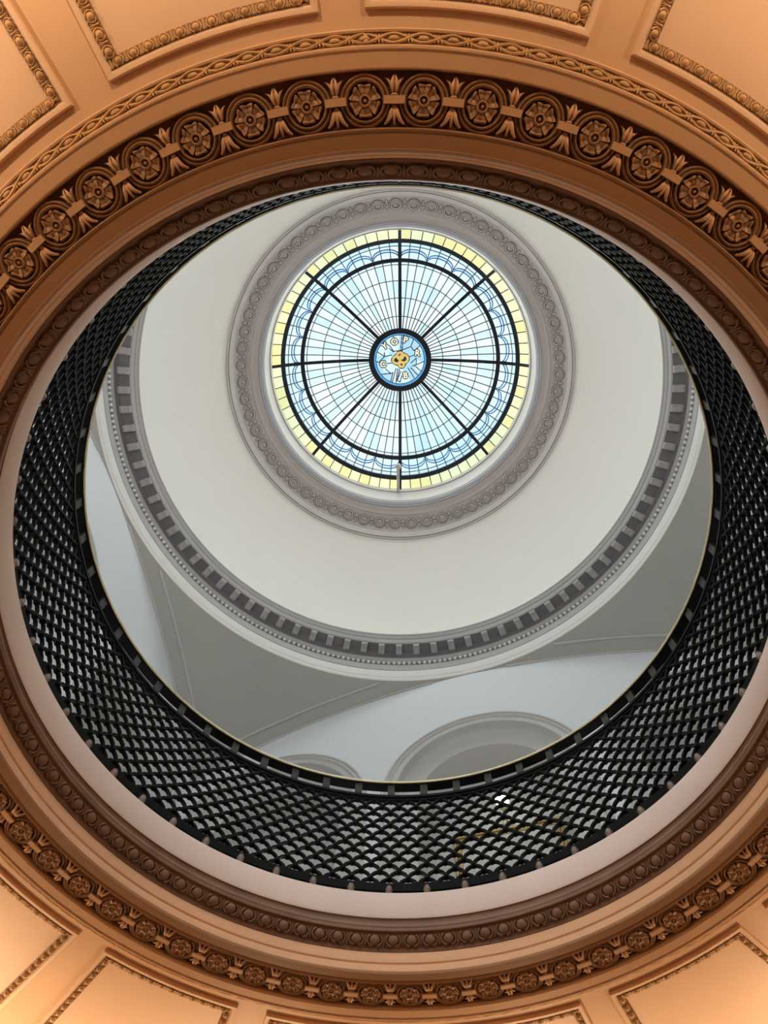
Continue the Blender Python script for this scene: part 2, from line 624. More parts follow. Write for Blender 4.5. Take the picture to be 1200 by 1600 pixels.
for k in range(1, NE):
    mt = egg_matrix(EGG0 + k * 360 / NE)
    if k in keep:
        for src in (egg, dart):
            o = src.copy()
            C.objects.link(o)
            o.matrix_world = mt
            o.parent = egg_ring
    else:
        for me, dst in ((me_e, rest_e), (me_d, rest_d)):
            dst.add([mt @ v.co for v in me.vertices], [tuple(q.vertices) for q in me.polygons])
if rest_e.v:
    tag(rest_e.build('egg', 'eggbrown', egg_ring), kind='stuff')
    tag(rest_d.build('dart', 'eggbrown', egg_ring), kind='stuff')

# stone kerb below the railing
b = MB()
b.revolve([(0.962, 1.646), (0.9575, 1.650), (0.9565, 1.655), (0.958, 1.661), (0.963, 1.664), (0.9715, 1.667), (0.973, 1.672), (0.973, 1.681), (0.970, 1.687), (0.9665, 1.690)], 480)
structure(b.build('trim_6', 'eggbrown'), 'thin brown bead and dark step between egg moulding and beige kerb', 'moulding')
b = MB()
b.revolve([(0.9660, 1.689), (0.9622, 1.695), (0.9622, 1.776), (0.9645, 1.7785), (1.03, 1.7785)], 480)
structure(b.build('trim_7', 'slab'), 'smooth beige stone kerb ring under the black iron railing', 'kerb')


# ------------------------------------------------------------------ frieze rosettes and leaf ties
NR, ROS0 = 64, 92.3
RC, ZF = 1.0775, 1.5535


def ring_prof(b, r0, r1, h, n=40, z0=0.0):
    prof = [(r0, z0), (r0 + (r1 - r0) * .12, z0 + h * .75), (r0 + (r1 - r0) * .5, z0 + h), (r0 + (r1 - r0) * .88, z0 + h * .75), (r1, z0)]
    b.grid([[(r * math.cos(t), r * math.sin(t), z) for r, z in prof] for t in np.linspace(0, 2 * PI, n, endpoint=False)], True, False)


def make_rosette():
    root = empty('rosette_medallion', Matrix.Identity(4))
    b = MB()
    ring_prof(b, .0385 * S, .0455 * S, .010 * S)
    ring_prof(b, .0315 * S, .0385 * S, .0125 * S)
    b.build('ring', 'glazed', root)
    pet = None
    for k in range(6):
        q = PI / 2 + k * PI / 3
        if pet is None:
            b = MB()
            rows = []
            # petal along +x: cupped, flaring to a notched outer lip
            for f in np.linspace(0, 1, 7):
                r = .0085 + .0195 * f
                hw = .0038 + .0090 * f ** .8 if f < .9 else .0110
                row = []
                for g in np.linspace(-1, 1, 9):
                    rr = r - (.0022 * (1 - abs(g)) if f > .9 else 0) - .0015 * abs(g) ** 2 * f
                    z = .0028 + .0060 * math.sin(PI * min(1, f * .9 + .08)) * (1 - .35 * g * g) - .0034 * math.exp(-(g / .30) ** 2) * f + (.0060 if f > .8 else 0) + .0035 * g * g
                    row.append((rr * S, g * hw * S, z * S))
                rows.append(row)
            b.grid(rows)
            # turned-down edge
            edge = [r[0] for r in rows] + rows[-1][1:-1] + [r[-1] for r in rows[::-1]]
            b.grid([edge, [(x, y, 0) for x, y, z in edge]])
            pet = b.build('petal', 'bronze', root)
            pet.matrix_local = Matrix.Rotation(q, 4, 'Z')
        else:
            o = pet.copy()
            C.objects.link(o)
            o.parent = root
            o.matrix_local = Matrix.Rotation(q, 4, 'Z')
    b = MB()
    ring_prof(b, .0058 * S, .0112 * S, .0145 * S, 20)
    b.blob((0, 0, .006 * S), (.0042 * S, 0, 0), (0, .0042 * S, 0), (0, 0, .008 * S), 12, 5, True)
    b.build('boss', 'bronze', root)
    return root


def make_tie():
    root = empty('leaf_tie', Matrix.Identity(4))
    b = MB()
    w, l = .0066 * S, .0190 * S
    b.box((0, 0, .0149 * S), (l, 0, 0), (0, w, 0), (0, 0, .0020 * S))
    b.box((0, 0, .0065 * S), (.0062 * S, 0, 0), (0, w * .9, 0), (0, 0, .0065 * S))
    b.build('ribbon_bar', 'ochre', root, smooth=False)

    def leaf(b, pts, w0, w1, z0=.005, z1=.0105):
        p0, p1, p2, p3 = pts
        path, rad = [], []
        for t in np.linspace(0, 1, 10):
            q = [(1 - t) ** 3 * p0[i] + 3 * (1 - t) ** 2 * t * p1[i] + 3 * (1 - t) * t * t * p2[i] + t ** 3 * p3[i] for i in (0, 1)]
            path.append((q[0] * S, q[1] * S, (z0 + (z1 - z0) * math.sin(PI * t)) * S))
            rad.append((w0 + (w1 - w0) * math.sin(PI * min(1, .1 + t * .9))) * S)
        b.tube(path, rad, 7)
    # towards the ceiling panels: a closed bud between two faint spreading leaves
    b = MB()
    b.blob((0, .0095 * S, .004 * S), (.0068 * S, 0, 0), (0, .0036 * S, 0), (0, 0, .0075 * S), 10, 4, True)
    for sg in (-1, 1):
        leaf(b, ((sg * .0022, .013), (sg * .0060, .020), (sg * .0052, .030), (sg * .0010, .0410)), .0012, .0030, .006, .012)
        leaf(b, ((sg * .0035, .016), (sg * .0065, .026), (sg * .0085, .033), (sg * .0165, .0365)), .0010, .0026, .001, .0055)
    leaf(b, ((0, .016), (0, .024), (0, .030), (0, .036)), .0010, .0024, .004, .009)
    b.build('bud', 'bud', root)
    # towards the opening: an open bell with three flared tips
    b = MB()
    b.blob((0, -.0095 * S, .004 * S), (.0050 * S, 0, 0), (0, .003 * S, 0), (0, 0, .006 * S), 10, 4, True)
    for x2 in (-.0170, 0, .0170):
        sg = x2 / .0170
        leaf(b, ((sg * .0030, -.0125), (sg * .0062, -.019), (sg * .0058, -.031), (x2, -.0385)), .0022, .0042 if sg else .0034, .006, .014)
    b.build('bell', 'bud', root)
    return root


ros0, tie0 = make_rosette(), make_tie()
items = []
for k in range(NR):
    a = ROS0 + k * 360 / NR
    for half in (0, 1):
        aa = a + half * 180 / NR
        ar = math.radians(aa)
        x, y = project(RC * math.cos(ar), RC * math.sin(ar), ZF)
        items.append((half, aa, x, y))


def place_frieze(proto, half, name_fmt, cat, grp):
    first = True
    for sweep, sel in (('upper', lambda y: y < 800), ('lower', lambda y: y >= 800)):
        lst = sorted([(x, y, aa) for h, aa, x, y in items if h == half and sel(y)])
        vis = [q for q in lst if -22 < q[0] < 1222 and -22 < q[1] < 1622]
        left = [q for q in lst if q[0] <= -22][::-1]
        right = [q for q in lst if q[0] >= 1222]
        for n, (x, y, aa) in enumerate(vis, 1):
            yield_one(proto, aa, name_fmt % ('%s from the left along the %s sweep' % (ordinal(n), sweep)), cat, grp)
        for n, (x, y, aa) in enumerate(left, 1):
            yield_one(proto, aa, name_fmt % ('%s past the left end of the %s sweep' % (ordinal(n), sweep)), cat, grp)
        for n, (x, y, aa) in enumerate(right, 1):
            yield_one(proto, aa, name_fmt % ('%s past the right end of the %s sweep' % (ordinal(n), sweep)), cat, grp)


used = set()


def yield_one(proto, aa, label, cat, grp):
    mt = frame_at(RC, aa, ZF)
    if proto.name not in used:
        used.add(proto.name)
        o = proto
        o.matrix_world = mt
    else:
        o = copy_tree(proto, None, mt)
    tag(o, label, cat, grp)


place_frieze(ros0, 0, 'carved six-petal brown rosette, %s', 'rosette', 'rosettes of the brown frieze')
place_frieze(tie0, 1, 'ribbon tie with two leaf buds, %s', 'ornament', 'leaf ties between the frieze rosettes')

# ------------------------------------------------------------------ iron balustrade
bal = empty('balustrade', Matrix.Translation((0, 0, 1.782 * S)))
binv = bal.matrix_world.inverted()


def part(b, name, m, parent=bal, smooth=True):
    b.v = [tuple(binv @ Vector(q)) for q in b.v]
    return b.build(name, m, parent, smooth)


tag(bal, 'round black iron railing with scale-pattern lattice and brass handrail', 'railing')
b = MB()
b.revolve([(0.9945 + .0042 * math.cos(t), 2.3125 + .0046 * math.sin(t)) for t in np.linspace(0, 2 * PI, 10, endpoint=False)], 360, closed_prof=True)
tag(part(b, 'handrail', 'brass'), 'slim brass handrail edge')
b = MB()
b.revolve([(0.996, 2.3050), (1.030, 2.3050), (1.032, 2.309), (1.030, 2.316), (0.999, 2.316), (0.996, 2.313)], 360, closed_prof=True)
part(b, 'top_rail', 'iron')
b = MB()
b.revolve([(0.994, 2.234), (1.018, 2.234), (1.018, 2.2455), (0.994, 2.2455)], 360, closed_prof=True)
b.revolve([(0.997, 2.218), (1.007, 2.218), (1.007, 2.232), (0.997, 2.232)], 360, closed_prof=True)
part(b, 'lattice_rail', 'iron')
b = MB()
b.revolve([(0.990, 1.812), (1.011, 1.812), (1.011, 1.841), (0.990, 1.841)], 360, closed_prof=True)
part(b, 'bottom_rail', 'iron')
NL = 108
b = MB()
ZL0, ROWH = 1.836, 0.0291
RA = .0291
ang = math.degrees(RA)
th, dep = .0039, .0052
for row in range(14):
    zc = ZL0 + row * ROWH - (.0291 if row == 0 else 0) * 0
    off = -91.0 + (row % 2) * 180 / NL
    for k in range(NL):
        a = off + k * 360 / NL
        rows = []
        for q in np.linspace(0, PI, 9):
            cs, sn = math.cos(q), math.sin(q)
            zz = lambda rr: min(zc + rr * sn, 2.220)
            rows.append([pt(1.001 - dep, a + math.degrees((RA - th) * cs), zz(RA - th)), pt(1.001 - dep, a + math.degrees((RA + th) * cs), zz(RA + th)),
                         pt(1.001 + dep, a + math.degrees((RA + th) * cs), zz(RA + th)), pt(1.001 + dep, a + math.degrees((RA - th) * cs), zz(RA - th))])
        b.grid(rows, False, True)
        # collar where two scales meet on the crown of the scale below
        ctr = np.array(pt(1.001, a + ang, zc + .001))
        er = np.array(pt(1.01, a + ang, zc + .001)) - ctr
        et = np.array(pt(1.001, a + ang + .3, zc + .001)) - ctr
        b.blob(ctr, et / np.linalg.norm(et) * .0095 * S, np.array([0, 0, 1]) * .0085 * S, er / np.linalg.norm(er) * .011 * S, 6, 5)
part(b, 'lattice', 'iron')
NP, P0 = 54, -91.0


def loc(mt):
    return binv @ mt


b = MB()
b.box((0, 0, 0), (.0125 * S, 0, 0), (0, .0045 * S, 0), (0, 0, .0300 * S))
blk = b.build('spacer_block', 'ironworn', bal, smooth=False)
blk.matrix_local = loc(frame_at(1.003, P0, 2.2755, False))
b = MB()
prof = [(.0, -.016), (.0105, -.016), (.0105, -.012), (.0065, -.009), (.0095, -.004), (.0110, .002), (.0095, .008), (.006, .012), (.0075, .016), (0, .016)]
b.grid([[(r * S * math.cos(t), r * S * math.sin(t), z * S) for r, z in prof] for t in np.linspace(0, 2 * PI, 12, endpoint=False)], True)
foot = b.build('foot', 'footm', bal)
tag(foot, 'small turned grey-brown foot')
foot.matrix_local = loc(frame_at(.973, P0, 1.7945, False))
for k in range(1, NP):
    a = P0 + k * 360 / NP
    o = blk.copy()
    C.objects.link(o)
    o.parent = bal
    o.matrix_local = loc(frame_at(1.003, a, 2.2755, False))
    o = foot.copy()
    C.objects.link(o)
    o.parent = bal
    o.matrix_local = loc(frame_at(.973, a, 1.7945, False))

# ------------------------------------------------------------------ UPPER ROOM
PHI = -75.27
D, HS = 1.652, 1.067
RS = math.hypot(1.647, 4.09 - HS)
ARCH = math.sqrt(RS * RS - D * D)
ZFL = 1.778


def wp(wall, u, z, dd=0.0):
    """point on wall plane: u along, z height, dd behind the plane"""
    a = math.radians(PHI + wall * 90)
    n = np.array([math.cos(a), math.sin(a)])
    t = np.array([-math.sin(a), math.cos(a)])
    q = n * (D + dd) + t * u
    return (-q[0] * S, q[1] * S, z * S)


# gallery floor: from the kerb to the four walls
b = MB()
rows = []
for i in range(256):
    a = i * 360 / 256 + PHI
    ro = (D + .25) / math.cos(math.radians((a - PHI + 45) % 90 - 45))
    rows.append([pt(1.02, a, 1.778), pt(ro, a, 1.778)])
b.grid(rows, True)
structure(b.build('floor_gallery', 'floor'), 'stone gallery floor behind the iron railing', 'floor')

NICHE_U = (-1.112, 0.0, 1.112)
NC, NRAD = 3.12, .452
WALLN = ['wall_south', 'wall_east', 'wall_north', 'wall_west']
WDESC = ['pale blue lunette wall at the bottom, over the two arched niches', 'pale wall on the right side behind the railing',
         'wall above the top edge of the opening, hidden behind the ceiling ring', 'pale blue lunette wall at the left behind the railing']
for w in range(4):
    out = []
    us = np.linspace(-D, D, 60)
    for u in us[::-1]:
        out.append((u, HS + math.sqrt((ARCH + .02) ** 2 - u * u)))
    bot = [(-D, ZFL - .02)]
    for nu in NICHE_U:
        bot.append((nu - NRAD, ZFL - .02))
        for q in np.linspace(PI, 0, 33):
            bot.append((nu + NRAD * math.cos(q), NC + NRAD * math.sin(q)))
        bot.append((nu + NRAD, ZFL - .02))
    bot.append((D, ZFL - .02))
    poly = [Vector((u, z, 0)) for u, z in bot + out]
    from mathutils.geometry import tessellate_polygon
    tris = tessellate_polygon([poly])
    b = MB()
    b.add([wp(w, p.x, p.y) for p in poly], [tuple(t) for t in tris])
    structure(b.build(WALLN[w], 'lunette', smooth=False), WDESC[w], 'wall')


def niche_path(nu, r):
    L = [(nu - r, ZFL), (nu - r, 2.4)]
    L += [(nu + r * math.cos(q), NC + r * math.sin(q)) for q in np.linspace(PI, 0, 41)]
    L += [(nu + r, 2.4), (nu + r, ZFL)]
    return L


def niche(w, i, label):
    nu = NICHE_U[i]
    base = Vector(wp(w, nu, ZFL))
    root = empty('arched_niche', Matrix.Translation(base))

    def sweep(prof, m, name):
        b = MB()
        b.grid([[wp(w, u, z, dd) for u, z in niche_path(nu, r)] for r, dd in prof])
        b.v = [tuple(Vector(q) - base) for q in b.v]
        return b.build(name, m, root)
    sweep([(.524, .002), (.523, -.010), (.517, -.016), (.510, -.014), (.507, -.008), (.503, -.007), (.500, -.012), (.492, -.016), (.486, -.013), (.482, -.006),
           (.478, -.005), (.462, -.007), (.453, -.004), (.452, .004)], 'grey', 'archivolt')
    sweep([(.452, .0), (.4515, .036), (.448, .046), (.436, .056), (.415, .063), (.39, .068), (.360, .070), (.356, .073), (.356, .26)], 'niche', 'reveal')
    b = MB()
    p = niche_path(nu, .356)
    b.add([wp(w, u, z, .26) for u, z in p], [tuple(range(len(p)))])
    b.v = [tuple(Vector(q) - base) for q in b.v]
    b.build('back_wall', 'niche', root, smooth=False)
    tag(root, label, 'niche', 'arched niches of the upper room', kind='structure')


niche(0, 1, 'arched wall niche with stepped moulding above the middle of the railing')
niche(0, 0, 'arched wall niche beside the left pendentive, mostly hidden below the brass handrail')
niche(0, 2, 'arched wall niche right of the middle one, hidden behind the railing lattice')
niche(3, 0, 'arched wall niche on the left wall, far end from the bottom corner')
niche(3, 1, 'arched wall niche in the middle of the left wall')
niche(3, 2, 'arched wall niche on the left wall next to the bottom corner')
niche(1, 0, 'arched wall niche on the right wall next to the bottom corner')
niche(1, 1, 'arched wall niche in the middle of the right wall')
niche(1, 2, 'arched wall niche on the right wall, far end from the bottom corner')

# pendentives: one spherical surface between cornice ring and the four arches
b = MB()
rows = []
R0P = 1.6475
for i in range(720):
    a = i * .5 + PHI
    rw = D / math.cos(math.radians((a - PHI + 45) % 90 - 45))
    row = []
    for t in np.linspace(0, 1, 22):
        r = R0P + (max(rw, R0P + .002) - R0P) * t
        row.append(pt(r, a, HS + math.sqrt(RS * RS - r * r)))
    rows.append(row)
b.grid(rows, True)
structure(b.build('ceiling_pendentives', 'olive'), 'olive grey curved pendentives between the round cornice and the arches', 'pendentive')
# moulded arch bands along the pendentive edges
for w in range(4):
    b = MB()
    for dd, rad, k in ((-.004, .0075, 0), (-.078, .0075, 0)):
        Dp = D + dd
        ra = math.sqrt(RS * RS - Dp * Dp) - .003
        seg = []
        for u in np.linspace(-D * .999, D * .999, 161):
            ok = math.hypot(u, Dp) > 1.662 and abs(u) < Dp
            if ok:
                seg.append(wp(w, u, HS + math.sqrt(ra * ra - u * u), dd))
            elif seg:
                if len(seg) > 2:
                    b.tube(seg, rad * S, 8)
                seg = []
        if len(seg) > 2:
            b.tube(seg, rad * S, 8)
    structure(b.build('trim_%d' % (8 + w), 'grey'), ['grey moulded arch band along the bottom lunette wall', 'grey moulded arch band on the right pendentive edge',
              'grey moulded arch band hidden above the top of the opening', 'grey moulded arch band along the left lunette wall'][w], 'moulding')

# ------------------------------------------------------------------ round cornice
b = MB()
prof = [(1.6515, 4.088), (1.6505, 4.098), (1.6475, 4.101), (1.6445, 4.106), (1.6445, 4.113), (1.6475, 4.118), (1.651, 4.122), (1.651, 4.128), (1.6475, 4.132), (1.644, 4.137), (1.643, 4.144),
        (1.6405, 4.150), (1.6365, 4.165), (1.633, 4.185)]
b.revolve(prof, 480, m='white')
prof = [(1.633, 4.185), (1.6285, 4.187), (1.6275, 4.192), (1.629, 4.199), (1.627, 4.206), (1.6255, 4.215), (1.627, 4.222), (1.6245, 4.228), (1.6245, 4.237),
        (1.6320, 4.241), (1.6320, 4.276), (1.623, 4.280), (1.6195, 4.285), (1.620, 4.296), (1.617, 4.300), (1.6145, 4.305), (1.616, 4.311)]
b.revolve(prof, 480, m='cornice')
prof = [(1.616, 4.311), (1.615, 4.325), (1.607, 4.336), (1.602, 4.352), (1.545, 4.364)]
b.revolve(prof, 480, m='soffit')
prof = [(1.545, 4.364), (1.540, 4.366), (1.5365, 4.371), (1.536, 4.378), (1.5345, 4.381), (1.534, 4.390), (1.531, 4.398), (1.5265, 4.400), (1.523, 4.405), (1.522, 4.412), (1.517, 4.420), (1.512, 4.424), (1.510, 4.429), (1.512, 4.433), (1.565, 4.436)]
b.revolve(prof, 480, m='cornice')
cor = structure(b.build('round_cornice'), 'grey round cornice with modillions and beads at the foot of the dome', 'cornice')
b = MB()
NB = 318
for k in range(NB):
    a = -92.30 + k * 360 / NB
    c = np.array(pt(1.6245, a, 4.2585))
    er = np.array(pt(1.0, a, 0)) / S
    et = np.array(pt(1.0, a + 90, 0)) / S
    b.blob(c, et * .0100 * S, np.array([0, 0, .0130 * S]), er * .0105 * S, 8, 6, m='white')
b.revolve([(1.6316, 4.2405), (1.6312, 4.246), (1.6312, 4.271), (1.6316, 4.2765)], 480, m='soffit')
b.build('bead_row', None, cor)
NM = 89


def modillion():
    b = MB()
    w = .0195 * S
    # scroll bracket, y outward (towards the wall), z down
    prof = [(.034, 0), (.034, .024), (.022, .027), (.010, .021), (-.002, .017), (-.012, .019), (-.024, .018), (-.030, .012), (-.030, 0)]
    L = [(-w, y * S, z * S) for y, z in prof]
    Rr = [(w, y * S, z * S) for y, z in prof]
    n = len(prof)
    b.grid([L, Rr])
    b.add(L, [tuple(range(n))])
    b.add(Rr, [tuple(range(n))])
    for s in (-.55, .55):
        b.tube([(s * w, y * S, (z + .001) * S) for y, z in prof[1:8]], .0022 * S, 5)
    return b


mo = modillion().build('modillion', 'cornice', cor)
mo.matrix_local = frame_at(1.573, -90.08, 4.357)
for k in range(1, NM):
    o = mo.copy()
    C.objects.link(o)
    o.parent = cor
    o.matrix_local = frame_at(1.573, -90.08 + k * 360 / NM, 4.357)

# ------------------------------------------------------------------ dome
b = MB()
cc, rho = .205, 1.36
prof = []
for z in np.linspace(4.434, 5.352, 40):
    prof.append((cc + math.sqrt(rho * rho - (z - 4.434) ** 2), z))
rtop = prof[-1][0]
b.revolve(prof, 256)
structure(b.build('ceiling_dome', 'cream'), 'smooth cream dome rising from the grey cornice to the skylight', 'dome')
# decorated ring round the skylight
b = MB()
b.revolve([(rtop + .004, 5.350), (1.200, 5.345), (1.196, 5.348), (1.1945, 5.353)], 360, m='mauve')
b.revolve([(1.1945, 5.353), (1.193, 5.362), (1.1905, 5.361)], 360, m='mauvedark')
b.revolve([(1.1905, 5.361), (1.170, 5.418), (1.166, 5.420), (1.163, 5.428), (1.074, 5.506), (1.070, 5.504), (1.062, 5.505), (1.052, 5.518), (1.040, 5.522), (1.028, 5.526), (1.022, 5.537), (1.016, 5.537)], 360, m='mauve')
b.revolve([(1.016, 5.537), (1.010, 5.535), (1.005, 5.540), (1.003, 5.552), (.998, 5.551), (.996, 5.558), (.990, 5.566), (.986, 5.570), (.985, 5.590), (.9815, 5.594), (.981, 5.62), (.985, 5.63), (.978, 5.80), (.972, 5.805), (.970, 5.83), (.970, 5.875)], 360, m='drum')
ocu = structure(b.build('skylight_surround'), 'mauve grey ring carved with small linked rosettes around the stained glass', 'surround')
NO, O0 = 59, 91.24


def oculus_matrix(a):
    ar = math.radians(a)
    er = Vector((-math.cos(ar), math.sin(ar), 0))
    y = (er * (1.163 - 1.074) + Vector((0, 0, 5.428 - 5.506))).normalized()
    et = Vector((math.sin(ar), math.cos(ar), 0))
    z = et.cross(y)
    if z.z > 0:
        et = -et
        z = et.cross(y)
    return Matrix.Translation(Vector(pt(1.1185, a, 5.467))) @ Matrix((et, y, z)).transposed().to_4x4()


b = MB()
for r0, r1, m in ((.046, .050, 'mauvedark'), (.0405, .046, 'mauve'), (.035, .0405, 'mauvedark'), (.0265, .035, 'mauve'), (.022, .0265, 'mauvedark')):
    k0 = len(b.f)
    pr = [(r0 * S, .0005), (r0 * S, .008 * S * (1 if m == 'mauve' else .25)), (r1 * S, .008 * S * (1 if m == 'mauve' else .25)), (r1 * S, .0005)]
    b.grid([[(r * math.cos(t), r * math.sin(t), z) for r, z in pr] for t in np.linspace(0, 2 * PI, 16, endpoint=False)], True, False, m)
b.blob((0, 0, 0), (.012 * S, 0, 0), (0, .012 * S, 0), (0, 0, .009 * S), 10, 4, True, 'mauve')
for k in range(6):
    q = k * PI / 3
    b.blob((.0155 * S * math.cos(q), .0155 * S * math.sin(q), 0), (.005 * S, 0, 0), (0, .005 * S, 0), (0, 0, .006 * S), 6, 3, True, 'mauve')
# link to the next rosette
lx = PI * 1.1185 / NO
for s in (-1, 1):
    b.box((lx * S, s * .0075 * S, .003 * S), (.012 * S, 0, 0), (0, .0028 * S, 0), (0, 0, .003 * S), 'mauve')
    b.box((lx * S, s * .034 * S, .002 * S), (.0045 * S, 0, 0), (0, .012 * S, 0), (0, 0, .002 * S), 'mauve')
    for q in (-1, 1):
        b.box(((lx + q * .0085) * S, s * .031 * S, .001 * S), (.0016 * S, q * s * .001 * S, 0), (-q * .004 * S, s * .015 * S, 0), (0, 0, .001 * S), 'mauvedark')
b.box((lx * S, 0, .001 * S), (.010 * S, 0, 0), (0, .003 * S, 0), (0, 0, .001 * S), 'mauvedark')
ro = b.build('rosette', None, ocu)
ro.matrix_local = oculus_matrix(O0)
for k in range(1, NO):
    o = ro.copy()
    C.objects.link(o)
    o.parent = ocu
    o.matrix_local = oculus_matrix(O0 + k * 360 / NO)

# ------------------------------------------------------------------ stained glass skylight
SX = empty('stained_glass_skylight', Matrix.Translation((0, 0, 5.87 * S)))
sinv = SX.matrix_world.inverted()
tag(SX, 'round domed stained glass skylight with yellow border and eight dark spokes', 'skylight')


def zs(r):
    return 6.25 - .29 * r * r - .13 * r ** 6


def gp(r, a, dz=0.0):
    return pt(r, a, zs(r) + dz)


def spart(b, name, m=None, parent=SX, smooth=True):
    b.v = [tuple(sinv @ Vector(q)) for q in b.v]
    return b.build(name, m, parent, smooth)


SP0 = 90.0
cells = [SP0 + k * 5 for k in range(72)]
b = MB()
rr = [.242, .342, .483, .613, .731]
for a in cells:
    for i in range(4):
        m = random.choice(['g_white', 'g_white', 'g_aqua', 'g_blue'])
        b.grid([[gp(r, q) for q in (a, a + 2.5, a + 5)] for r in np.linspace(rr[i], rr[i + 1], 3)], m=m)
    b.grid([[gp(r, q) for q in (a, a + 2.5, a + 5)] for r in (.731, .75)], m='g_aqua')
spart(b, 'sky_panes')
b = MB()
for a in cells:
    b.grid([[gp(r, q) for q in (a, a + 2.5, a + 5)] for r in (.90, .935, .972)], m=random.choice(['g_yellow', 'g_lemon', 'g_lemon']))
tag(spart(b, 'border_panes'), 'ring of yellow glass panes')
# band with blue scallops


def scallop(a):
    q = ((a - SP0) % 15) / 15 * 2 - 1
    return .790 + .052 * math.sqrt(max(0, 1 - abs(q) ** 2.2))


b = MB()
for i in range(72 * 6):
    a0, a1 = SP0 + i * 5 / 6, SP0 + (i + 1) * 5 / 6
    s0, s1 = scallop(a0 + .001), scallop(a1 - .001)
    for lo, hi, m in (((.77, .77), (s0 - .018, s1 - .018), 'g_aqua'), ((s0 - .018, s1 - .018), (s0, s1), 'g_blue'), ((s0, s1), (.863, .863), 'g_aqua' if (i // 6) % 3 else 'g_white'),
                      ((.863, .863), (.884, .884), 'g_blue')):
        b.add([gp(lo[0], a0), gp(hi[0], a0), gp(hi[1], a1), gp(lo[1], a1)], [(0, 1, 2, 3)], m)
tag(spart(b, 'scallop_panes'), 'ring of pale panes crossed by blue scallops')
# lead cames
b = MB()
for k, a in enumerate(cells):
    if k % 9:
        b.tube([gp(r, a, -.003) for r in np.linspace(.245, .75, 8)], .0042 * S, 5, m='came')
        b.tube([gp(r, a, -.003) for r in (.775, .83, .884)], .0042 * S, 5, m='came')
        b.tube([gp(r, a, -.003) for r in (.90, .935, .968)], .0042 * S, 5, m='came')
for r, w in ((.342, .0036), (.483, .0036), (.613, .0036), (.731, .0034), (.863, .0034)):
    b.tube([gp(r, q, -.003) for q in np.linspace(0, 360, 120, endpoint=False)], w * S, 5, closed=True, m='came')
for e in (0, -.018):
    pts = []
    for i in range(72 * 4):
        a = SP0 + i * 5 / 4 + .01
        pts.append(gp(scallop(a) + e, a, -.003))
    b.tube(pts, .0052 * S, 5, closed=True, m='bluecame')
spart(b, 'lead_cames')
# heavy bars


def ringbar(r, w, d):
    b = MB()
    b.revolve([(r - w, zs(r - w) + d), (r - w, zs(r - w) - d), (r + w, zs(r + w) - d), (r + w, zs(r + w) + d)], 180, m=None, closed_prof=True)
    return b


spart(ringbar(.898, .0145, .012), 'outer_ring', 'bar')
spart(ringbar(.762, .0145, .012), 'inner_ring', 'bar')
spart(ringbar(.229, .021, .016), 'hub_ring', 'bar')
for k in range(8):
    a = SP0 + k * 45
    b = MB()
    rows = []
    for r in np.linspace(.245, .97, 16):
        c = np.array(gp(r, a))
        et = np.array(pt(1, a + 90, 0)) / S
        w = (.0125 if r < .885 else .0115) * S
        rows.append([c - et * w + (0, 0, .012 * S), c - et * w - (0, 0, .014 * S), c + et * w - (0, 0, .014 * S), c + et * w + (0, 0, .012 * S)])
    b.grid(rows, False, True)
    spart(b, 'spoke', 'bar', smooth=False)
# central medallion: leaded picture cut into small glass cells
HZ = zs(0) - .004
K = 21.2 / 440.0


def zq(x, y):                 # position read off a close view of the medallion, in hundredths of a unit
    return ((x - 590) * K, (585 - y) * K)


GN = 150
gx = (np.arange(GN) + .5) / GN * 2 - 1
GX, GY = np.meshgrid(gx * 21.2, gx * 21.2)
GR = np.hypot(GX, GY)
kind = np.where(GR < 21.2, 'g_med', '').astype('<U12')
kind[(GR > 19.4) & (GR < 21.2)] = 'g_deep'
rs = np.random.RandomState(4)
# irregular pieces: two blues
seeds = rs.uniform(-20, 20, (26, 2))
vor = np.argmin((GX[..., None] - seeds[:, 0]) ** 2 + (GY[..., None] - seeds[:, 1]) ** 2, -1)
kind[(GR < 19.4) & (vor % 3 == 1)] = 'g_blue'


def near(L, w):
    m = np.zeros_like(GR, bool)
    for (ax, ay), (bx, by) in zip(L[:-1], L[1:]):
        dx, dy = bx - ax, by - ay
        t = np.clip(((GX - ax) * dx + (GY - ay) * dy) / (dx * dx + dy * dy + 1e-9), 0, 1)
        m |= np.hypot(GX - ax - t * dx, GY - ay - t * dy) < w
    return m


for L in ([(200, 450), (330, 530), (330, 470)], [(330, 530), (250, 610)], [(330, 530), (450, 510)], [(190, 620), (250, 625)], [(360, 650), (445, 640)], [(350, 740), (430, 815), (260, 830)],
          [(430, 815), (470, 800), (430, 960)], [(430, 370), (480, 450)], [(430, 370), (330, 300)], [(480, 450), (620, 430), (770, 370), (820, 240)], [(770, 370), (820, 440)], [(820, 440), (930, 350)],
          [(740, 540), (830, 510)], [(770, 640), (860, 560), (860, 670), (790, 690)], [(860, 670), (980, 620)], [(830, 680), (950, 790)], [(770, 720), (900, 860)], [(720, 720), (840, 910)], [(520, 730), (460, 960)],
          [(550, 730), (520, 970)], [(580, 740), (540, 930)], [(600, 780), (540, 930), (590, 960), (620, 850)], [(620, 190), (600, 430)], [(645, 190), (625, 430)], [(480, 190), (490, 240)], [(410, 400), (480, 460)]):
    kind[near([zq(*p) for p in L], .38) & (GR < 19.6)] = 'came'
kind[np.abs(GR - 19.4) < .3] = 'came'


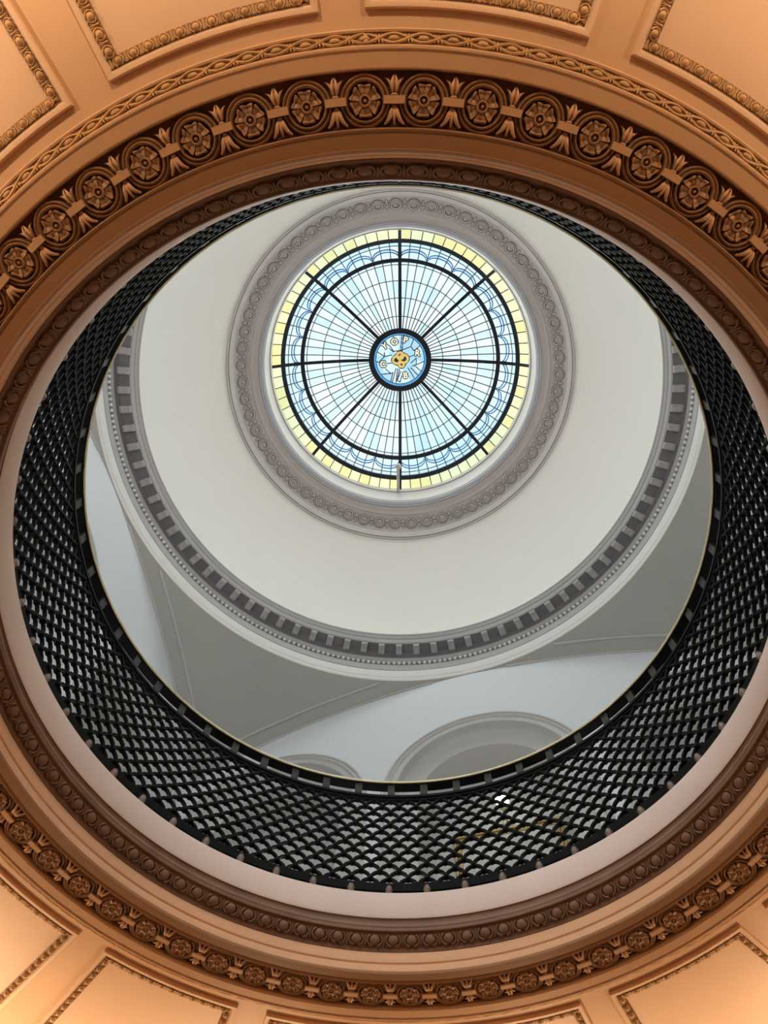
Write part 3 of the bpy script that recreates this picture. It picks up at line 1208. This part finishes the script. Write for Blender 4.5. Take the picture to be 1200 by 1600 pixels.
def glyph_mask(ch, x, y, size, rot):
    cu = bpy.data.curves.new('letter', 'FONT')
    cu.body = ch
    cu.align_x = 'CENTER'
    cu.align_y = 'CENTER'
    cu.size = size
    cu.offset = 0.03 * size
    o = bpy.data.objects.new('letter_curve', cu)
    C.objects.link(o)
    dg = bpy.context.evaluated_depsgraph_get()
    me = bpy.data.meshes.new_from_object(o.evaluated_get(dg))
    bpy.data.objects.remove(o)
    px, py = zq(x, y)
    cs, sn = math.cos(rot), math.sin(rot)
    P = np.array([(px + v.co.x * cs - v.co.y * sn, py + v.co.x * sn + v.co.y * cs) for v in me.vertices])
    m = np.zeros_like(GR, bool)
    me.calc_loop_triangles()
    for t in me.loop_triangles:
        a_, b_, c_ = P[list(t.vertices)]
        d1 = (GX - b_[0]) * (a_[1] - b_[1]) - (a_[0] - b_[0]) * (GY - b_[1])
        d2 = (GX - c_[0]) * (b_[1] - c_[1]) - (b_[0] - c_[0]) * (GY - c_[1])
        d3 = (GX - a_[0]) * (c_[1] - a_[1]) - (c_[0] - a_[0]) * (GY - a_[1])
        m |= ~(((d1 < 0) | (d2 < 0) | (d3 < 0)) & ((d1 > 0) | (d2 > 0) | (d3 > 0)))
    bpy.data.meshes.remove(me)
    return m


def grow(m, n):
    for _ in range(n):
        q = m.copy()
        q[1:] |= m[:-1]
        q[:-1] |= m[1:]
        q[:, 1:] |= m[:, :-1]
        q[:, :-1] |= m[:, 1:]
        m = q
    return m


part_of = np.zeros_like(GR, int)
for n, (ch, x, y, rot) in enumerate((('C', 303, 665, .15), ('Y', 335, 365, .5), ('O', 497, 295, 0), ('P', 680, 265, -.2), ('R', 878, 480, -.12), ('B', 680, 850, .12)), 1):
    m = glyph_mask(ch, x, y, 6.6, rot) & (GR < 19.4)
    kind[grow(m, 3) & (GR < 19.4)] = 'came'
    kind[m] = 'letter'
    part_of[m] = n
mono = np.zeros_like(GR, bool)
for cx, cy, r in ((530, 590, 58), (650, 570, 66), (590, 520, 52), (615, 665, 38)):
    px, py = zq(cx, cy)
    mono |= np.abs(np.hypot(GX - px, GY - py) - r * K) < .95
fill = np.zeros_like(GR, bool)
for cx, cy, r in ((530, 590, 75), (650, 570, 84), (590, 520, 70), (615, 665, 56)):
    px, py = zq(cx, cy)
    fill |= np.hypot(GX - px, GY - py) < r * K
kind[grow(fill, 3)] = 'came'
kind[mono] = 'gold_glass'
part_of[mono] = 7


def cells(sel):
    b = MB()
    h = 21.2 / GN
    for i, j in zip(*np.nonzero(sel)):
        x, y = GX[i, j], GY[i, j]
        q = [(-(x + dx * h) * .01 * S, (y + dy * h) * .01 * S, HZ * S) for dx, dy in ((-1, -1), (1, -1), (1, 1), (-1, 1))]
        b.add(q, [(0, 1, 2, 3)], str(kind[i, j]))
    return b


med = spart(cells((kind != '') & (part_of == 0)), 'medallion')
for n in range(1, 7):
    tag(spart(cells(part_of == n), 'letter', None, med), 'cream glass letter')
tag(spart(cells(part_of == 7), 'monogram', None, med), 'interlaced gold monogram')

# rod and globe reaching over the skylight rim
p0 = np.array(pt(.975, -90.9, 5.80))
p1 = np.array(pt(.775, -91.2, 5.83))
rod = empty('rod_fixture', Matrix.Translation(Vector(p0)))
b = MB()
b.tube([p0 - p0, p1 - p0], .011 * S, 8)
b.build('rod', 'mauve', rod)
b = MB()
b.blob(p1 - p0, (.026 * S, 0, 0), (0, .026 * S, 0), (0, 0, .026 * S), 14, 9)
b.build('globe', 'grey', rod)
tag(rod, 'small grey globe on a thin rod crossing the lower rim of the skylight', 'fixture')

# ------------------------------------------------------------------ picture and lamp in the middle niche
fr_c = np.array(wp(0, 0.045, 2.615, .25))
a = math.radians(PHI)
nrm = np.array([-math.cos(a), math.sin(a), 0.0])
tu = np.array([math.sin(a), math.cos(a), 0.0])
zz = np.array([0, 0, 1.0])
pic = empty('picture_frame', Matrix.Translation(Vector(fr_c)))
hw, hh = .265 * S, .42 * S
b = MB()
prof = [(0, 0, 'giltdark'), (0, .035, 'giltdark'), (.012, .05, 'gilt'), (.03, .042, 'gilt'), (.04, .03, 'giltdark'), (.055, .036, 'gilt'), (.075, .022, 'gilt'), (.085, .008, 'giltdark')]
rows = []
for t, h, m in prof:
    t, h = t, h
    rows.append([tu * sx * (hw - t) + zz * sz * (hh - t) - nrm * h for sx, sz in ((-1, -1), (1, -1), (1, 1), (-1, 1))])
for i in range(len(rows) - 1):
    b.grid([rows[i], rows[i + 1]], False, True, prof[i + 1][2])
b.build('frame', None, pic, smooth=False)
b = MB()
b.box(-nrm * .012, tu * (hw - .08), zz * (hh - .08), nrm * .006)
b.build('canvas', 'canvas', pic, smooth=False)
tag(pic, 'gilded picture frame seen through the railing lattice, in the middle niche', 'picture')
lp = np.array(wp(0, 0.055, 3.09, .12))
lamp = empty('globe_lamp', Matrix.Translation(Vector(lp)))
b = MB()
b.blob((0, 0, 0), tu * .075, nrm * .075, zz * .075, 14, 9)
b.build('globe', 'lamp', lamp)
b = MB()
b.tube([zz * -.07, zz * -.09, zz * -.06 + nrm * .14, zz * -.02 + nrm * .295], .016, 8)
b.blob(zz * -.10, tu * .05, nrm * .05, zz * .04, 10, 6)
b.blob(zz * -.005 + nrm * .285, tu * .06, nrm * .02, zz * .07, 12, 6)
b.build('bracket', 'brass', lamp)
tag(lamp, 'white globe lamp on a brass bracket above the gilded picture', 'lamp')
